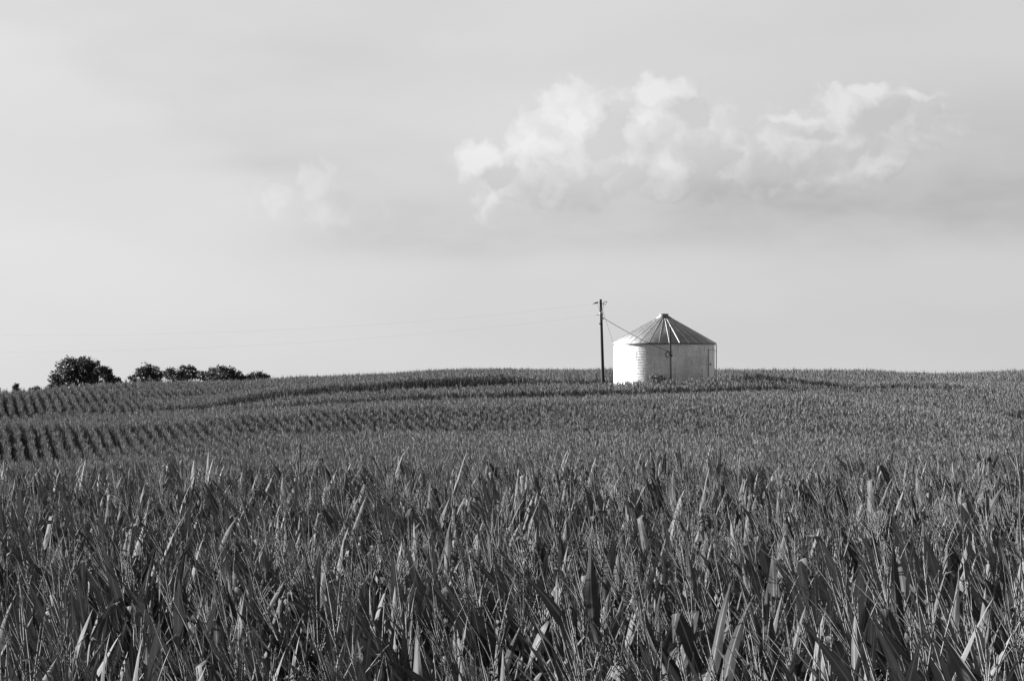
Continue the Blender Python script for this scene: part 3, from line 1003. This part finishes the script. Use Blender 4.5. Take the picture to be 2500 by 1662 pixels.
# the field beyond the dip
gx_, gy_ = rows(R(-14.5), 0.76, 0.165, (-84, 84, 104, 268), 0.035, rng)
px = gx_ / gy_ * F + 1250
keep = (px > -450) & (px < 2950)
gx_, gy_, px = gx_[keep], gy_[keep], px[keep]
crest = np.interp(px, sk[0], sk[1])
d5 = np.interp(px, CUR[6][0], CUR[6][1]); d6 = np.interp(px, CUR[7][0], CUR[7][1])
d3 = np.interp(px, CUR[4][0], CUR[4][1]); d4 = np.interp(px, CUR[5][0], CUR[5][1])
edge = 0.5 * np.sin(gx_ * 0.7) + 0.3 * np.sin(gx_ * 1.9)
lane = (gy_ > d5 + edge * .6) & (gy_ < d6 + edge * .6) & (d6 - d5 > 2.4)
terr = (gy_ > d3) & (gy_ < d4) & (rng.random(len(px)) < 0.9) & (px > 560) & (px < 1960)
keep = (gy_ < crest + 11) & ~lane & ~terr & (np.hypot(gx_ - BX, gy_ - BIN_D) > BIN_R + 3.0)
gx_, gy_, px = gx_[keep], gy_[keep], px[keep]
d5 = np.interp(px, CUR[6][0], CUR[6][1])
edge_rows = (gy_ > d5 - 3.5) & (gy_ < d5 + 1) & (px > 900)
gx_ = gx_ + np.where(edge_rows, rng.uniform(-0.38, 0.38, len(px)), 0.0)     # headland plants stand out of line
gz_ = ground_z(gx_, gy_)
# leave out plants the nearer crop hides completely
bins = np.clip(((px + 450) / 25).astype(int), 0, 139)
hid = np.zeros(len(px), bool)
ang = (gz_ + CORN_H - CAMZ) / gy_
for b in range(140):
    s = np.where(bins == b)[0]
    if len(s) < 2: continue
    o = s[np.argsort(gy_[s])]
    mx = np.maximum.accumulate(ang[o])
    hid[o] = (mx - ang[o]) * gy_[o] > 0.9
gx_, gy_, gz_ = gx_[~hid], gy_[~hid], gz_[~hid]
ng = len(gx_)
g_h = np.clip(0.97 + rng.normal(size=ng) * 0.035 + np.where(gy_ < 145, 0.018, 0.04) * wob(gx_ * 1.6, gy_ * 1.6), 0.75, 1.15)
g_rot = lean_rot(rng.normal(size=ng) * 0.5 + R(104.5) + math.pi * (rng.random(ng) < .5), rng.normal(size=ng) * 0.05, -0.04 + rng.normal(size=ng) * 0.05)
# rows that face an open edge spread their leaves wider than rows inside the crop
gpx = gx_ / gy_ * F + 1250
def near_edge(k, lo, hi):
    q = gy_ - np.interp(gpx, CUR[k][0], CUR[k][1])
    return (q > lo) & (q < hi)
g_w = np.where((gpx > 560) & (gpx < 1960) & (near_edge(6, -7, 1) | near_edge(7, -1, 6) | near_edge(5, -1, 3)), 0.85, 0.75)
g_idx = rng.integers(0, NVL, ng) + NV

PX = np.concatenate([fx[rest], gx_]); PY = np.concatenate([fy[rest], gy_]); PZ = np.concatenate([fz[rest], gz_])
PR = np.concatenate([f_rot[rest], g_rot]); PH = np.concatenate([f_h[rest], g_h]); PI_ = np.concatenate([f_idx[rest], g_idx])
print('corn instances', len(PX), 'near', int(rest.sum()))
me = bpy.data.meshes.new('corn_field')
me.vertices.add(len(PX))
me.vertices.foreach_set('co', np.stack([PX, PY, PZ], 1).astype(np.float32).ravel())
a = me.attributes.new('rot', 'FLOAT_VECTOR', 'POINT'); a.data.foreach_set('vector', PR.astype(np.float32).ravel())
a = me.attributes.new('hgt', 'FLOAT', 'POINT'); a.data.foreach_set('value', PH.astype(np.float32))
a = me.attributes.new('wid', 'FLOAT', 'POINT'); a.data.foreach_set('value', np.concatenate([np.ones(int(rest.sum())), g_w]).astype(np.float32))
a = me.attributes.new('pick', 'INT', 'POINT'); a.data.foreach_set('value', PI_.astype(np.int32))
me.update()
field = bpy.data.objects.new('corn_field', me)
COL.objects.link(field)
tag(field, 'corn crop covering the rolling field in rows beyond the nearest plants', 'corn', kind='stuff')


def instancer(name, coll):
    ng_ = bpy.data.node_groups.new(name, 'GeometryNodeTree')
    ng_.interface.new_socket('Geometry', in_out='INPUT', socket_type='NodeSocketGeometry')
    ng_.interface.new_socket('Geometry', in_out='OUTPUT', socket_type='NodeSocketGeometry')
    n = ng_.nodes; l = ng_.links
    gi = n.new('NodeGroupInput'); go = n.new('NodeGroupOutput')
    iop = n.new('GeometryNodeInstanceOnPoints')
    ci = n.new('GeometryNodeCollectionInfo')
    ci.inputs['Collection'].default_value = coll
    ci.inputs['Separate Children'].default_value = True
    ci.inputs['Reset Children'].default_value = True
    def att(nm, typ):
        q = n.new('GeometryNodeInputNamedAttribute'); q.data_type = typ; q.inputs[0].default_value = nm
        return q.outputs[0]
    e2r = n.new('FunctionNodeEulerToRotation')
    l.new(att('rot', 'FLOAT_VECTOR'), e2r.inputs[0])
    l.new(gi.outputs[0], iop.inputs['Points'])
    l.new(ci.outputs[0], iop.inputs['Instance'])
    iop.inputs['Pick Instance'].default_value = True
    l.new(att('pick', 'INT'), iop.inputs['Instance Index'])
    l.new(e2r.outputs[0], iop.inputs['Rotation'])
    cx = n.new('ShaderNodeCombineXYZ')
    h = att('hgt', 'FLOAT')
    mw = n.new('ShaderNodeMath'); mw.operation = 'MULTIPLY'
    l.new(h, mw.inputs[0]); l.new(att('wid', 'FLOAT'), mw.inputs[1])
    for i in range(2): l.new(mw.outputs[0], cx.inputs[i])
    l.new(h, cx.inputs[2])
    l.new(cx.outputs[0], iop.inputs['Scale'])
    l.new(iop.outputs[0], go.inputs[0])
    return ng_


md = field.modifiers.new('plants', 'NODES')
md.node_group = instancer('corn_instances', plib)

# ------------------------------------------------------------------ weeds and grass in the lane and round the bin
M_GRASS = mat('grass_blade', simple(0.04, 0.08, 5, 0.6, 0, 0.3))


def build_grass():
    r_ = np.random.default_rng(21)
    n = 26000
    x = r_.uniform(-30, 32, n); y = r_.uniform(172, 226, n)
    p = x / y * F + 1250
    a5 = np.interp(p, CUR[6][0], CUR[6][1]); a6 = np.interp(p, CUR[7][0], CUR[7][1])
    k = (y > a5 - 0.3) & (y < a6 + .3) & (np.hypot(x - BX, y - BIN_D) > BIN_R + .25)
    x, y = x[k], y[k]
    z = ground_z(x, y)
    V = []; Fc = []
    nearbin = np.exp(-((np.hypot(x - BX, y - BIN_D) - BIN_R - 1.0) / 1.4) ** 2)
    for i in range(len(x)):
        h = (0.35 + 0.35 * r_.random()) + 1.2 * nearbin[i] * r_.random()
        for _ in range(3):
            d = r_.normal(size=2) * 0.16 * h; o = r_.normal(size=2) * .12
            w = r_.normal(size=2); w = w / np.linalg.norm(w) * 0.018
            b = len(V)
            V += [(x[i] + o[0] - w[0], y[i] + o[1] - w[1], z[i] - .02), (x[i] + o[0] + w[0], y[i] + o[1] + w[1], z[i] - .02),
                  (x[i] + o[0] + d[0] * .4 + w[0] * .7, y[i] + o[1] + d[1] * .4 + w[1] * .7, z[i] + h * .6), (x[i] + o[0] + d[0], y[i] + o[1] + d[1], z[i] + h)]
            Fc += [(b, b + 1, b + 2), (b, b + 2, b + 3)]
    m = bpy.data.meshes.new('grass'); m.from_pydata(V, [], Fc); m.materials.append(M_GRASS)
    o = bpy.data.objects.new('grass', m); COL.objects.link(o)
    tag(o, 'rough grass and weeds in the lane and round the bin', 'grass', kind='stuff')


build_grass()
